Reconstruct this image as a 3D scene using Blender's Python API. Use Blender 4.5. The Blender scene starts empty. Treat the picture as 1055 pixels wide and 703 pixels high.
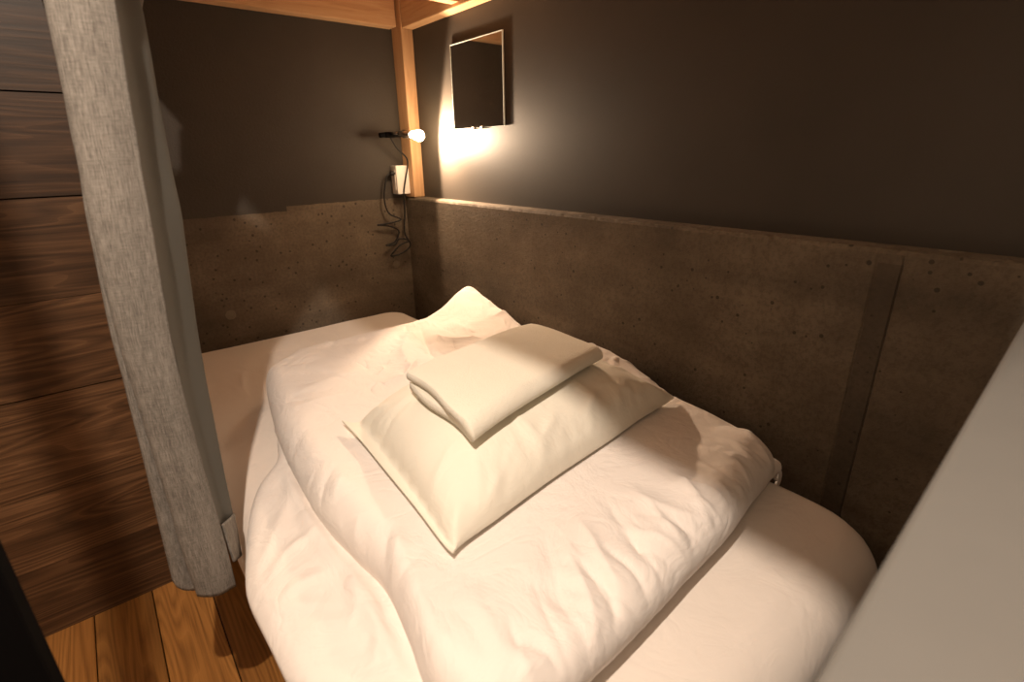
import bpy, bmesh, math, random
import numpy as np
from mathutils import Vector, Matrix
PI = math.pi
sc = bpy.context.scene
C = sc.collection

# ------------------------------------------------------------------ camera
cam_d = bpy.data.cameras.new('camera')
cam = bpy.data.objects.new('camera', cam_d)
C.objects.link(cam)
cam_d.sensor_width = 36.0
cam_d.lens = 524.58 / 1055 * 36
cam_d.clip_start = 0.01
RR = ((0.77240071, -0.63487987, -0.0180194), (-0.23458929, -0.25880895, -0.93700896), (0.59022454, 0.72797354, -0.34884023))
M = Matrix.Identity(4)
for i in range(3):
    M[i][0] = RR[0][i]
    M[i][1] = -RR[1][i]
    M[i][2] = -RR[2][i]
M[2][3] = 1.0
cam.matrix_world = M
cam_d.dof.use_dof = True
cam_d.dof.focus_distance = 1.25
cam_d.dof.aperture_fstop = 4.6
sc.camera = cam

# ------------------------------------------------------------------ world, lights, exposure
w = bpy.data.worlds.new('world')
sc.world = w
w.use_nodes = True
w.node_tree.nodes['Background'].inputs[0].default_value = (1.0, 0.8, 0.6, 1)
w.node_tree.nodes['Background'].inputs[1].default_value = 0.003
sc.view_settings.view_transform = 'Standard'
sc.view_settings.look = 'None'
sc.view_settings.gamma = 1
sc.view_settings.use_curve_mapping = False
sc.view_settings.exposure = 0.0

BULB_POS = Vector((1.018, 1.774, 1.061))
BULB_AXIS = Vector((0.57, -0.80, -0.12)).normalized()
BULB_POWER = 36.0
BULB_SPILL = 1.7
BULB_COLOR = (1.0, 0.715, 0.48)
ROOM_POS = Vector((-0.12, 0.08, 1.79))
ROOM_POWER = 86.0
ROOM_COLOR = (1.0, 0.825, 0.665)

for pos, pw in ((ROOM_POS, ROOM_POWER),):
    ld = bpy.data.lights.new('corridor_lamp', 'POINT')
    ld.energy = pw
    ld.color = ROOM_COLOR
    ld.shadow_soft_size = 0.014
    lo = bpy.data.objects.new('corridor_lamp', ld)
    lo.location = pos
    C.objects.link(lo)

# ------------------------------------------------------------------ materials
def new_mat(name, rough=0.6, spec=0.3):
    m = bpy.data.materials.new(name)
    m.use_nodes = True
    nt = m.node_tree
    b = nt.nodes['Principled BSDF']
    b.inputs['Roughness'].default_value = rough
    b.inputs['Specular IOR Level'].default_value = spec
    return m, nt, b

def node(nt, typ, **kw):
    n = nt.nodes.new(typ)
    for k, v in kw.items():
        setattr(n, k, v)
    return n

def link(nt, a, b):
    nt.links.new(a, b)

def coords(nt, scale=(1, 1, 1), rot=(0, 0, 0), src='Object'):
    t = node(nt, 'ShaderNodeTexCoord')
    m = node(nt, 'ShaderNodeMapping')
    m.inputs['Scale'].default_value = scale
    m.inputs['Rotation'].default_value = rot
    link(nt, t.outputs[src], m.inputs[0])
    return m.outputs[0]

def noise(nt, vec, scale, detail=4, rough=0.55, dist=0.0):
    n = node(nt, 'ShaderNodeTexNoise')
    n.inputs['Scale'].default_value = scale
    n.inputs['Detail'].default_value = detail
    n.inputs['Roughness'].default_value = rough
    n.inputs['Distortion'].default_value = dist
    link(nt, vec, n.inputs['Vector'])
    return n.outputs['Fac']

def ramp(nt, fac, stops, interp='LINEAR'):
    r = node(nt, 'ShaderNodeValToRGB')
    r.color_ramp.interpolation = interp
    el = r.color_ramp.elements
    while len(el) < len(stops):
        el.new(0.5)
    for e, (p, c) in zip(el, stops):
        e.position = p
        e.color = (c[0], c[1], c[2], 1) if len(c) == 3 else c
    link(nt, fac, r.inputs[0])
    return r.outputs[0]

def mixc(nt, fac, a, b, blend='MIX'):
    m = node(nt, 'ShaderNodeMix', data_type='RGBA', blend_type=blend)
    for s, v in ((m.inputs[0], fac), (m.inputs[6], a), (m.inputs[7], b)):
        if hasattr(v, 'links'):
            link(nt, v, s)
        elif isinstance(v, (int, float)):
            s.default_value = v
        else:
            s.default_value = (v[0], v[1], v[2], 1)
    return m.outputs[2]

def math_n(nt, op, a, b=None):
    m = node(nt, 'ShaderNodeMath', operation=op)
    for s, v in zip(m.inputs, (a, b)):
        if v is None:
            continue
        if hasattr(v, 'links'):
            link(nt, v, s)
        else:
            s.default_value = v
    return m.outputs[0]

def bump(nt, b, h, strength=0.3, dist=0.01):
    n = node(nt, 'ShaderNodeBump')
    n.inputs['Strength'].default_value = strength
    n.inputs['Distance'].default_value = dist
    link(nt, h, n.inputs['Height'])
    link(nt, n.outputs[0], b.inputs['Normal'])

def fabric(name, col, fine=900, rough=0.9, bs=0.15, sheen=0.15, wr=0.0):
    m, nt, b = new_mat(name, rough, 0.15)
    v = coords(nt)
    f = noise(nt, v, fine, 2)
    big = noise(nt, v, 7, 3)
    c = mixc(nt, big, [x * 0.96 for x in col], [min(1, x * 1.03) for x in col])
    link(nt, c, b.inputs['Base Color'])
    h = f
    if wr:
        w2 = noise(nt, v, 9, 4, 0.55, 1.2)
        rid = math_n(nt, 'ABSOLUTE', math_n(nt, 'SUBTRACT', w2, 0.5))
        rid = math_n(nt, 'MINIMUM', math_n(nt, 'MULTIPLY', rid, 9.0), 1.0)
        w3 = noise(nt, v, 26, 3, 0.5, 0.8)
        wide = math_n(nt, 'ADD', math_n(nt, 'MULTIPLY', rid, 0.5), w3)
        n0 = node(nt, 'ShaderNodeBump')
        n0.inputs['Strength'].default_value = wr
        n0.inputs['Distance'].default_value = 0.006
        link(nt, wide, n0.inputs['Height'])
    n = node(nt, 'ShaderNodeBump')
    n.inputs['Strength'].default_value = bs
    n.inputs['Distance'].default_value = 0.002
    link(nt, h, n.inputs['Height'])
    if wr:
        link(nt, n0.outputs[0], n.inputs['Normal'])
    link(nt, n.outputs[0], b.inputs['Normal'])
    b.inputs['Sheen Weight'].default_value = sheen
    return m

def wood(name, stops, axis=0, stretch=14, scale=6.0, rough=0.5, knots=0.0, spec=0.3, bs=0.1):
    """grain runs along the object axis given"""
    m, nt, b = new_mat(name, rough, spec)
    s = [stretch] * 3
    s[axis] = 1.0
    v = coords(nt, tuple(s))
    g = noise(nt, v, scale, 8, 0.6, 0.8)
    c = ramp(nt, g, stops)
    v2 = coords(nt, tuple(2.2 if i != axis else 0.6 for i in range(3)))
    big = noise(nt, v2, 3.0, 3)
    c = mixc(nt, math_n(nt, 'MULTIPLY', big, 0.5), c, (stops[0][1][0] * 0.8, stops[0][1][1] * 0.8, stops[0][1][2] * 0.8))
    if knots:
        vo = node(nt, 'ShaderNodeTexVoronoi')
        vo.inputs['Scale'].default_value = knots
        vk = coords(nt, tuple(1.0 if i != axis else 0.55 for i in range(3)))
        link(nt, vk, vo.inputs['Vector'])
        k = ramp(nt, vo.outputs['Distance'], [(0.0, (1, 1, 1)), (0.09, (0.6, 0.6, 0.6)), (0.16, (0, 0, 0))])
        c = mixc(nt, math_n(nt, 'MULTIPLY', k, 0.75), c, (stops[0][1][0] * 0.35, stops[0][1][1] * 0.3, stops[0][1][2] * 0.3))
    link(nt, c, b.inputs['Base Color'])
    bump(nt, b, g, bs, 0.002)
    return m

def planks_mat(name, dark, mid, light, along, across, edges_w, rough, spec):
    """boards of stained timber: cathedral grain that changes from board to board"""
    m, nt, b = new_mat(name, rough, spec)
    t = node(nt, 'ShaderNodeTexCoord')
    at = node(nt, 'ShaderNodeAttribute', attribute_name='board')
    sep = node(nt, 'ShaderNodeSeparateXYZ')
    link(nt, t.outputs['Object'], sep.inputs[0])
    off = math_n(nt, 'MULTIPLY', at.outputs['Fac'], 13.7)
    u = math_n(nt, 'ADD', math_n(nt, 'MULTIPLY', sep.outputs[along], 0.6), off)
    vv = math_n(nt, 'ADD', math_n(nt, 'MULTIPLY', sep.outputs[across], 7.0), off)
    cb = node(nt, 'ShaderNodeCombineXYZ')
    link(nt, u, cb.inputs[0]); link(nt, vv, cb.inputs[1]); link(nt, off, cb.inputs[2])
    base = noise(nt, cb.outputs[0], 1.5, 2, 0.45, 0.3)
    rings = math_n(nt, 'FRACT', math_n(nt, 'MULTIPLY', base, 22.0))
    tri = math_n(nt, 'ABSOLUTE', math_n(nt, 'SUBTRACT', rings, 0.62))
    cb2 = node(nt, 'ShaderNodeCombineXYZ')
    link(nt, math_n(nt, 'MULTIPLY', u, 2.0), cb2.inputs[0])
    link(nt, math_n(nt, 'MULTIPLY', vv, 9.0), cb2.inputs[1])
    link(nt, off, cb2.inputs[2])
    fine = noise(nt, cb2.outputs[0], 4.0, 6, 0.7)
    g = math_n(nt, 'ADD', math_n(nt, 'MULTIPLY', tri, 0.5), math_n(nt, 'MULTIPLY', fine, 0.75))
    c = ramp(nt, g, [(0.28, dark), (0.55, mid), (0.85, light)])
    ta = node(nt, 'ShaderNodeAttribute', attribute_name='stain_and_light')
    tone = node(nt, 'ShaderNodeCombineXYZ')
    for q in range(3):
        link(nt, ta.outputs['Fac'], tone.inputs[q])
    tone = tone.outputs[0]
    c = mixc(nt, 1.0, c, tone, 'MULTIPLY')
    big = noise(nt, cb.outputs[0], 0.9, 2)
    blot = ramp(nt, big, [(0.35, (0.7, 0.66, 0.62)), (0.6, (1, 1, 1))])
    c = mixc(nt, 1.0, c, blot, 'MULTIPLY')
    vo = node(nt, 'ShaderNodeTexVoronoi')
    vo.inputs['Scale'].default_value = 1.6
    cb3 = node(nt, 'ShaderNodeCombineXYZ')
    link(nt, math_n(nt, 'MULTIPLY', u, 1.6), cb3.inputs[0])
    link(nt, math_n(nt, 'MULTIPLY', vv, 0.55), cb3.inputs[1])
    link(nt, vo.inputs['Vector'].node.inputs['Vector'] and cb3.outputs[0], vo.inputs['Vector'])
    k = ramp(nt, vo.outputs['Distance'], [(0.0, (1, 1, 1)), (0.05, (0.7, 0.7, 0.7)), (0.1, (0, 0, 0))])
    c = mixc(nt, math_n(nt, 'MULTIPLY', k, 0.8), c, [x * 0.4 for x in dark])
    link(nt, c, b.inputs['Base Color'])
    bump(nt, b, g, 0.12, 0.002)
    return m

def plain(name, col, rough=0.5, spec=0.4, metal=0.0, var=0.04):
    m, nt, b = new_mat(name, rough, spec)
    v = coords(nt)
    n = noise(nt, v, 30, 3)
    c = mixc(nt, n, [x * (1 - var) for x in col], [min(1, x * (1 + var)) for x in col])
    link(nt, c, b.inputs['Base Color'])
    b.inputs['Metallic'].default_value = metal
    return m

def concrete_colour(nt, v):
    n1 = noise(nt, v, 5, 6, 0.6)
    c = ramp(nt, n1, [(0.3, (0.100, 0.078, 0.055)), (0.5, (0.150, 0.118, 0.085)), (0.72, (0.212, 0.170, 0.125))])
    n2 = noise(nt, v, 110, 4, 0.7)
    n2 = math_n(nt, 'MINIMUM', math_n(nt, 'MAXIMUM', math_n(nt, 'MULTIPLY', math_n(nt, 'SUBTRACT', n2, 0.42), 4.5), 0.0), 1.0)
    c = mixc(nt, math_n(nt, 'MULTIPLY', n2, 0.5), c, (0.075, 0.058, 0.042))
    st = node(nt, 'ShaderNodeMapping')
    st.inputs['Scale'].default_value = (0.8, 0.8, 6)
    link(nt, v, st.inputs[0])
    n4 = noise(nt, st.outputs[0], 1.6, 3)
    c = mixc(nt, 1.0, c, ramp(nt, n4, [(0.35, (0.8, 0.8, 0.8)), (0.65, (1.15, 1.13, 1.1))]), 'MULTIPLY')
    vo = node(nt, 'ShaderNodeTexVoronoi')
    vo.inputs['Scale'].default_value = 58
    link(nt, v, vo.inputs['Vector'])
    sel = node(nt, 'ShaderNodeSeparateColor')
    link(nt, vo.outputs['Color'], sel.inputs[0])
    keep = math_n(nt, 'GREATER_THAN', sel.outputs[0], 0.55)
    size = math_n(nt, 'MULTIPLY', sel.outputs[1], 0.27)
    pit = math_n(nt, 'MULTIPLY', keep, math_n(nt, 'LESS_THAN', vo.outputs['Distance'], size))
    c = mixc(nt, math_n(nt, 'MULTIPLY', pit, 0.75), c, (0.03, 0.025, 0.02))
    vo2 = node(nt, 'ShaderNodeTexVoronoi')
    vo2.inputs['Scale'].default_value = 9
    link(nt, v, vo2.inputs['Vector'])
    sel2 = node(nt, 'ShaderNodeSeparateColor')
    link(nt, vo2.outputs['Color'], sel2.inputs[0])
    sp = math_n(nt, 'MULTIPLY', math_n(nt, 'GREATER_THAN', sel2.outputs[0], 0.82), math_n(nt, 'LESS_THAN', vo2.outputs['Distance'], 0.16))
    c = mixc(nt, math_n(nt, 'MULTIPLY', sp, 0.35), c, (0.30, 0.25, 0.18))
    h = math_n(nt, 'SUBTRACT', math_n(nt, 'MULTIPLY', n2, 0.6), pit)
    return c, h

def concrete_mat():
    m, nt, b = new_mat('raw_concrete', 0.8, 0.25)
    v = coords(nt)
    c, h = concrete_colour(nt, v)
    # the filled joint is of a darker mortar
    sep = node(nt, 'ShaderNodeSeparateXYZ')
    link(nt, v, sep.inputs[0])
    wob = math_n(nt, 'MULTIPLY', math_n(nt, 'SUBTRACT', noise(nt, v, 25, 3), 0.5), 0.01)
    yy = math_n(nt, 'ADD', sep.outputs[1], wob)
    f = math_n(nt, 'MULTIPLY', math_n(nt, 'GREATER_THAN', yy, 0.243), math_n(nt, 'LESS_THAN', yy, 0.281))
    f = math_n(nt, 'MULTIPLY', f, math_n(nt, 'LESS_THAN', sep.outputs[2], 0.805))
    c = mixc(nt, math_n(nt, 'MULTIPLY', f, 0.45), c, (0.055, 0.045, 0.036))
    link(nt, c, b.inputs['Base Color'])
    bump(nt, b, h, 0.35, 0.003)
    return m

def paint_colour(nt, v):
    n = noise(nt, v, 3.0, 4)
    c = ramp(nt, n, [(0.3, (0.047, 0.039, 0.031)), (0.7, (0.059, 0.049, 0.040))])
    n2 = noise(nt, v, 260, 3)
    return c, n2

def paint_mat():
    m, nt, b = new_mat('charcoal_paint', 0.55, 0.35)
    v = coords(nt)
    c, h = paint_colour(nt, v)
    link(nt, c, b.inputs['Base Color'])
    bump(nt, b, h, 0.12, 0.002)
    return m

def back_wall_mat():
    """dark paint that stops at a stepped masking line above bare concrete"""
    m, nt, b = new_mat('painted_and_bare_concrete', 0.65, 0.3)
    v = coords(nt)
    cc, ch = concrete_colour(nt, v)
    pc, ph = paint_colour(nt, v)
    sep = node(nt, 'ShaderNodeSeparateXYZ')
    link(nt, v, sep.inputs[0])
    step = math_n(nt, 'MULTIPLY', math_n(nt, 'LESS_THAN', sep.outputs[0], 0.575), 0.018)
    edge = math_n(nt, 'ADD', sep.outputs[2], step)
    wob = noise(nt, v, 18, 4)
    edge = math_n(nt, 'ADD', edge, math_n(nt, 'MULTIPLY', math_n(nt, 'SUBTRACT', wob, 0.5), 0.012))
    f = math_n(nt, 'GREATER_THAN', edge, 0.828)
    c = mixc(nt, f, cc, pc)
    link(nt, c, b.inputs['Base Color'])
    h = math_n(nt, 'ADD', math_n(nt, 'MULTIPLY', ch, 1.0), math_n(nt, 'MULTIPLY', f, 0.6))
    bump(nt, b, h, 0.3, 0.003)
    return m

PINE = [(0.28, (0.50, 0.275, 0.135)), (0.5, (0.63, 0.38, 0.20)), (0.72, (0.70, 0.46, 0.265))]
M_conc = concrete_mat()
M_paint = paint_mat()
M_back = back_wall_mat()
M_pineX = wood('pine_along', PINE, 0, 14, 5, 0.55, 3.2)
M_pineY = wood('pine_along_y', PINE, 1, 14, 5, 0.55, 3.2)
M_pineZ = wood('pine_upright', PINE, 2, 14, 5, 0.55, 4.2)
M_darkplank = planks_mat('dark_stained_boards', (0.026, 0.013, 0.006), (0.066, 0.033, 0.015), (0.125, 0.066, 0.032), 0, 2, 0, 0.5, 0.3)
M_floor = planks_mat('oiled_floorboards', (0.13, 0.055, 0.014), (0.225, 0.10, 0.026), (0.28, 0.13, 0.036), 1, 0, 0, 0.38, 0.4)
M_duvet = fabric('white_duvet_cotton', (0.86, 0.80, 0.755), 1100, 0.9, 0.12, 0.1, 0.3)
M_sheet = fabric('white_sheet_cotton', (0.84, 0.765, 0.70), 1100, 0.9, 0.12, 0.1, 0.16)
M_pillow = fabric('cream_pillowcase', (0.86, 0.82, 0.715), 1100, 0.85, 0.1, 0.1, 0.16)
M_towel = fabric('terry_towelling', (0.86, 0.815, 0.70), 420, 0.95, 0.7, 0.3, 0.14)
M_white = plain('white_painted_board', (0.135, 0.129, 0.119), 0.7, 0.25)
M_black = plain('black_painted_steel', (0.004, 0.0036, 0.0036), 0.9, 0.03)
M_cable = plain('black_rubber', (0.014, 0.013, 0.013), 0.55, 0.3)
M_chrome = plain('brushed_chrome', (0.75, 0.72, 0.68), 0.22, 0.5, 1.0)
M_socket = plain('white_plastic', (0.78, 0.74, 0.68), 0.4, 0.4)
M_room = plain('corridor_plaster', (0.42, 0.37, 0.31), 0.8, 0.2)
M_mirror = plain('mirror_silver', (0.80, 0.80, 0.78), 0.02, 0.5, 1.0, 0.01)
_nt = M_mirror.node_tree
_sm = noise(_nt, coords(_nt), 14, 5, 0.65)
link(_nt, ramp(_nt, _sm, [(0.35, (0.03, 0.03, 0.03)), (0.75, (0.055, 0.055, 0.055))]), _nt.nodes['Principled BSDF'].inputs['Roughness'])
M_glassedge = plain('polished_glass_edge', (0.78, 0.86, 0.82), 0.15, 0.6)
M_base = plain('dark_bed_base', (0.03, 0.024, 0.02), 0.7, 0.2)

def linen_mat():
    m, nt, b = new_mat('grey_linen', 0.9, 0.15)
    t = node(nt, 'ShaderNodeUVMap', uv_map='UVMap')
    mp = node(nt, 'ShaderNodeMapping'); mp.inputs['Scale'].default_value = (1, 0.06, 1)
    link(nt, t.outputs[0], mp.inputs[0])
    mp2 = node(nt, 'ShaderNodeMapping'); mp2.inputs['Scale'].default_value = (0.08, 1, 1)
    link(nt, t.outputs[0], mp2.inputs[0])
    n1 = noise(nt, mp.outputs[0], 800, 3, 0.75)
    n2 = noise(nt, mp2.outputs[0], 800, 3, 0.75)
    n3 = noise(nt, t.outputs[0], 9, 3)
    mp3 = node(nt, 'ShaderNodeMapping'); mp3.inputs['Scale'].default_value = (1, 0.03, 1)
    link(nt, t.outputs[0], mp3.inputs[0])
    n4 = noise(nt, mp3.outputs[0], 60, 3, 0.6)
    s = math_n(nt, 'ADD', math_n(nt, 'MULTIPLY', n1, 0.45), math_n(nt, 'MULTIPLY', n2, 0.25))
    s = math_n(nt, 'ADD', s, math_n(nt, 'MULTIPLY', n3, 0.1))
    s = math_n(nt, 'ADD', s, math_n(nt, 'MULTIPLY', n4, 0.16))
    c = ramp(nt, s, [(0.36, (0.075, 0.068, 0.060)), (0.48, (0.175, 0.160, 0.142)), (0.60, (0.29, 0.268, 0.24))])
    link(nt, c, b.inputs['Base Color'])
    bump(nt, b, s, 0.35, 0.003)
    return m
M_linen = linen_mat()
M_lining = fabric('grey_blackout_lining', (0.11, 0.108, 0.098), 1500, 0.85, 0.05, 0.0)

# ------------------------------------------------------------------ mesh helpers
def link_mesh(name, verts, faces, mat, parent=None, smooth=True, uv=None):
    me = bpy.data.meshes.new(name)
    me.from_pydata([tuple(map(float, v)) for v in verts], [], faces)
    me.materials.append(mat)
    if uv is not None:
        l = me.uv_layers.new(name='UVMap')
        for lp in me.loops:
            l.data[lp.index].uv = uv[lp.vertex_index]
    me.polygons.foreach_set('use_smooth', [smooth] * len(me.polygons))
    me.update()
    o = bpy.data.objects.new(name, me)
    C.objects.link(o)
    if parent:
        o.parent = parent
        o.location = -Vector(parent.location)
    return o

def from_bm(name, bm, mat, parent=None, smooth=False):
    bmesh.ops.recalc_face_normals(bm, faces=bm.faces)
    me = bpy.data.meshes.new(name)
    bm.to_mesh(me); bm.free()
    for m in (mat if isinstance(mat, (list, tuple)) else [mat]):
        me.materials.append(m)
    me.polygons.foreach_set('use_smooth', [smooth] * len(me.polygons))
    o = bpy.data.objects.new(name, me)
    C.objects.link(o)
    if parent:
        o.parent = parent
        o.location = -Vector(parent.location)
    return o

def add_box(bm, x0, x1, y0, y1, z0, z1, bev=0.0, seg=2):
    r = bmesh.ops.create_cube(bm, size=1.0)
    for v in r['verts']:
        v.co = Vector((x0 + (v.co.x + .5) * (x1 - x0), y0 + (v.co.y + .5) * (y1 - y0), z0 + (v.co.z + .5) * (z1 - z0)))
    if bev:
        es = list({e for v in r['verts'] for e in v.link_edges})
        bmesh.ops.bevel(bm, geom=es, offset=bev, segments=seg, affect='EDGES', profile=0.5)
    return bm

def box(name, x0, x1, y0, y1, z0, z1, mat, parent=None, bev=0.0):
    return from_bm(name, add_box(bmesh.new(), x0, x1, y0, y1, z0, z1, bev), mat, parent)

def catmull(pts, n, closed=False):
    P = [np.array(p, float) for p in pts]
    out = []
    k = len(P)
    rng = range(k) if closed else range(k - 1)
    for i in rng:
        if closed:
            a, b, c, d = P[(i - 1) % k], P[i], P[(i + 1) % k], P[(i + 2) % k]
        else:
            a, b, c, d = P[max(i - 1, 0)], P[i], P[i + 1], P[min(i + 2, k - 1)]
        for j in range(n):
            t = j / n
            out.append(0.5 * (2 * b + (c - a) * t + (2 * a - 5 * b + 4 * c - d) * t * t + (3 * b - a - 3 * c + d) * t ** 3))
    if not closed:
        out.append(P[-1])
    return np.array(out)

def resample(pts, n, closed=True):
    p = np.array(pts)
    if closed:
        p = np.vstack([p, p[:1]])
    d = np.r_[0, np.cumsum(np.linalg.norm(np.diff(p, axis=0), axis=1))]
    s = np.linspace(0, d[-1], n, endpoint=not closed)
    return np.stack([np.interp(s, d, p[:, i]) for i in range(p.shape[1])], 1)

def add_tube(bm, pts, r, seg=10, caps=True):
    pts = [Vector(p) for p in pts]
    rs = r if isinstance(r, (list, tuple)) else [r] * len(pts)
    rings = []
    up = Vector((0.13, 0.21, 0.97)).normalized()
    for i, p in enumerate(pts):
        t = (pts[min(i + 1, len(pts) - 1)] - pts[max(i - 1, 0)]).normalized()
        a = t.cross(up)
        if a.length < 1e-3:
            a = t.cross(Vector((1, 0, 0)))
        a.normalize()
        b = t.cross(a).normalized()
        up = a.cross(t).normalized() if abs(t.dot(up)) < 0.98 else up
        rings.append([bm.verts.new(p + (a * math.cos(2 * PI * k / seg) + b * math.sin(2 * PI * k / seg)) * rs[i]) for k in range(seg)])
    for i in range(len(rings) - 1):
        for k in range(seg):
            bm.faces.new((rings[i][k], rings[i][(k + 1) % seg], rings[i + 1][(k + 1) % seg], rings[i + 1][k]))
    if caps:
        bm.faces.new(rings[0][::-1]); bm.faces.new(rings[-1])
    return bm

def tube(name, pts, r, mat, parent=None, seg=10):
    return from_bm(name, add_tube(bmesh.new(), pts, r, seg), mat, parent, True)

def lathe(name, origin, axis, prof, mat, parent=None, seg=28):
    axis = Vector(axis).normalized()
    q = Vector((0, 0, 1)).rotation_difference(axis)
    bm = bmesh.new()
    rings = []
    for (r, h) in prof:
        if r < 1e-5:
            rings.append([bm.verts.new(Vector(origin) + q @ Vector((0, 0, h)))])
        else:
            rings.append([bm.verts.new(Vector(origin) + q @ Vector((r * math.cos(2 * PI * k / seg), r * math.sin(2 * PI * k / seg), h))) for k in range(seg)])
    for a, b in zip(rings, rings[1:]):
        for k in range(seg):
            k2 = (k + 1) % seg
            if len(a) == 1 and len(b) == 1:
                continue
            if len(a) == 1:
                bm.faces.new((a[0], b[k], b[k2]))
            elif len(b) == 1:
                bm.faces.new((a[k], b[0], a[k2]))
            else:
                bm.faces.new((a[k], a[k2], b[k2], b[k]))
    return from_bm(name, bm, mat, parent, True)

def tag(o, label, cat, group=None):
    o['label'] = label
    o['category'] = cat
    if group:
        o['group'] = group
    return o

def thing(name, label, cat, loc, group=None):
    o = bpy.data.objects.new(name, None)
    o.empty_display_size = 0.05
    o.location = loc
    C.objects.link(o)
    return tag(o, label, cat, group)

def structure(o):
    o['kind'] = 'structure'
    return o

# numpy noise and folds
def fbm2(x, y, seed, freq, octaves=3):
    r = np.random.default_rng(seed)
    out = np.zeros_like(x)
    amp = 1.0
    for o in range(octaves):
        acc = np.zeros_like(x)
        for _ in range(7):
            a = r.uniform(0, 2 * PI); f = freq * r.uniform(0.7, 1.4); ph = r.uniform(0, 2 * PI)
            acc += np.sin((x * math.cos(a) + y * math.sin(a)) * f * 2 * PI + ph)
        out += amp * acc / 7
        amp *= 0.5; freq *= 2.0
    return out

def fold(x, y, pts, width, height, sharp=1.6, skew=0.0, _inner=False):
    """a crest (or, with height < 0, a crease) that follows a polyline and dies out at both ends"""
    P = np.array(pts, float)
    if len(P) > 2:
        P = catmull(P, 5)
    if x.size > 4000 and not _inner:
        m = 3.2 * abs(width)
        k = (x > P[:, 0].min() - m) & (x < P[:, 0].max() + m) & (y > P[:, 1].min() - m) & (y < P[:, 1].max() + m)
        out = np.zeros_like(x)
        if k.any():
            out[k] = fold(x[k], y[k], pts, width, height, sharp, skew, True)
        return out
    seg = np.linalg.norm(np.diff(P, axis=0), axis=1)
    tot = seg.sum()
    best = np.full(x.shape, 1e9); tt = np.zeros_like(x)
    acc = 0.0
    for i in range(len(P) - 1):
        d = P[i + 1] - P[i]; L = max(seg[i], 1e-9); d = d / L
        rx = x - P[i, 0]; ry = y - P[i, 1]
        s = np.clip(rx * d[0] + ry * d[1], 0, L)
        dx = rx - s * d[0]; dy = ry - s * d[1]
        sd = np.hypot(dx, dy)
        m = sd < best
        side = np.sign(rx * -d[1] + ry * d[0])
        best = np.where(m, sd, best)
        tt = np.where(m, (acc + s) / tot, tt)
        if i == 0:
            sg = side.copy()
        else:
            sg = np.where(m, side, sg)
        acc += L
    env = np.sin(np.clip(tt, 0, 1) * PI) ** 0.6
    wv = width * (1 + skew * sg)
    prof = np.exp(-(best / wv) ** sharp)
    return height * env * prof

def shell(name, outline, topf, botf, R, mat, parent=None, n=360, ring_s=None, centre=None, p=2.0, lift=0.35, mid=None):
    """closed soft body: an outline in plan, a top and a bottom surface meeting in a rounded rim of radius R"""
    o = resample(outline, n)
    c = o.mean(0) if centre is None else np.array(centre)
    vec = o - c
    L = np.linalg.norm(vec, axis=1)
    if ring_s is None:
        ring_s = 1 - np.r_[0, 0.004 * np.cumsum(1.13 ** np.arange(1, 40))]
        ring_s = ring_s[ring_s > 0.62]
        ring_s = np.r_[ring_s, np.linspace(ring_s[-1], 0.02, 70)[1:]]
    V = []
    for s in ring_s:
        V.append(c + vec * s)
    plan = np.array(V)                       # rings, n, 2
    dist = L[None, :] * (1 - ring_s[:, None])
    Rr = R if np.isscalar(R) else R[None, :]
    q = np.clip(dist / Rr, 0, 1)
    g = (1 - (1 - q) ** p) ** (1 / p)
    X, Y = plan[..., 0], plan[..., 1]
    T = topf(X, Y); B = botf(X, Y)
    Z0 = B * (1 - lift) + T * lift
    zt = Z0 + (T - Z0) * g
    zb = Z0 + (B - Z0) * g
    nr = len(ring_s)
    verts = []
    for i in range(nr):
        for j in range(n):
            verts.append((X[i, j], Y[i, j], zt[i, j]))
    ct = len(verts)
    cc = np.array([[c[0]]]), np.array([[c[1]]])
    verts.append((c[0], c[1], topf(*cc)[0, 0]))
    # bottom: fewer rings
    bi = list(range(0, nr, 3))[1:]
    bstart = len(verts)
    for i in bi:
        for j in range(n):
            verts.append((X[i, j], Y[i, j], zb[i, j]))
    cb = len(verts)
    verts.append((c[0], c[1], botf(*cc)[0, 0]))
    faces = []
    for i in range(nr - 1):
        for j in range(n):
            k = (j + 1) % n
            faces.append((i * n + j, i * n + k, (i + 1) * n + k, (i + 1) * n + j))
    for j in range(n):
        faces.append(((nr - 1) * n + j, (nr - 1) * n + (j + 1) % n, ct))
    prev = 0
    for a in range(len(bi)):
        st = bstart + a * n
        for j in range(n):
            k = (j + 1) % n
            faces.append((prev + k, prev + j, st + j, st + k))
        prev = st
    for j in range(n):
        faces.append((prev + (j + 1) % n, prev + j, cb))
    return link_mesh(name, verts, faces, mat, parent)

# ------------------------------------------------------------------ room
def floorboards():
    bm = bmesh.new()
    lay = bm.faces.layers.float.new('board_f')
    xs = [0.024 + 0.1135 * k for k in range(-11, 12)]
    for k in range(len(xs) - 1):
        n0 = len(bm.faces)
        add_box(bm, xs[k] + 0.001, xs[k + 1] - 0.001, -1.35, 2.02, -0.03, 0.0, 0.0018, 1)
        bm.faces.ensure_lookup_table()
        for f in bm.faces[n0:]:
            f[lay] = k * 0.618
    return finish_boards('floor', bm, M_floor, lambda v: 1.25 + 0.3 * math.sin(v * 37.0) + 0.35)

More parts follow.
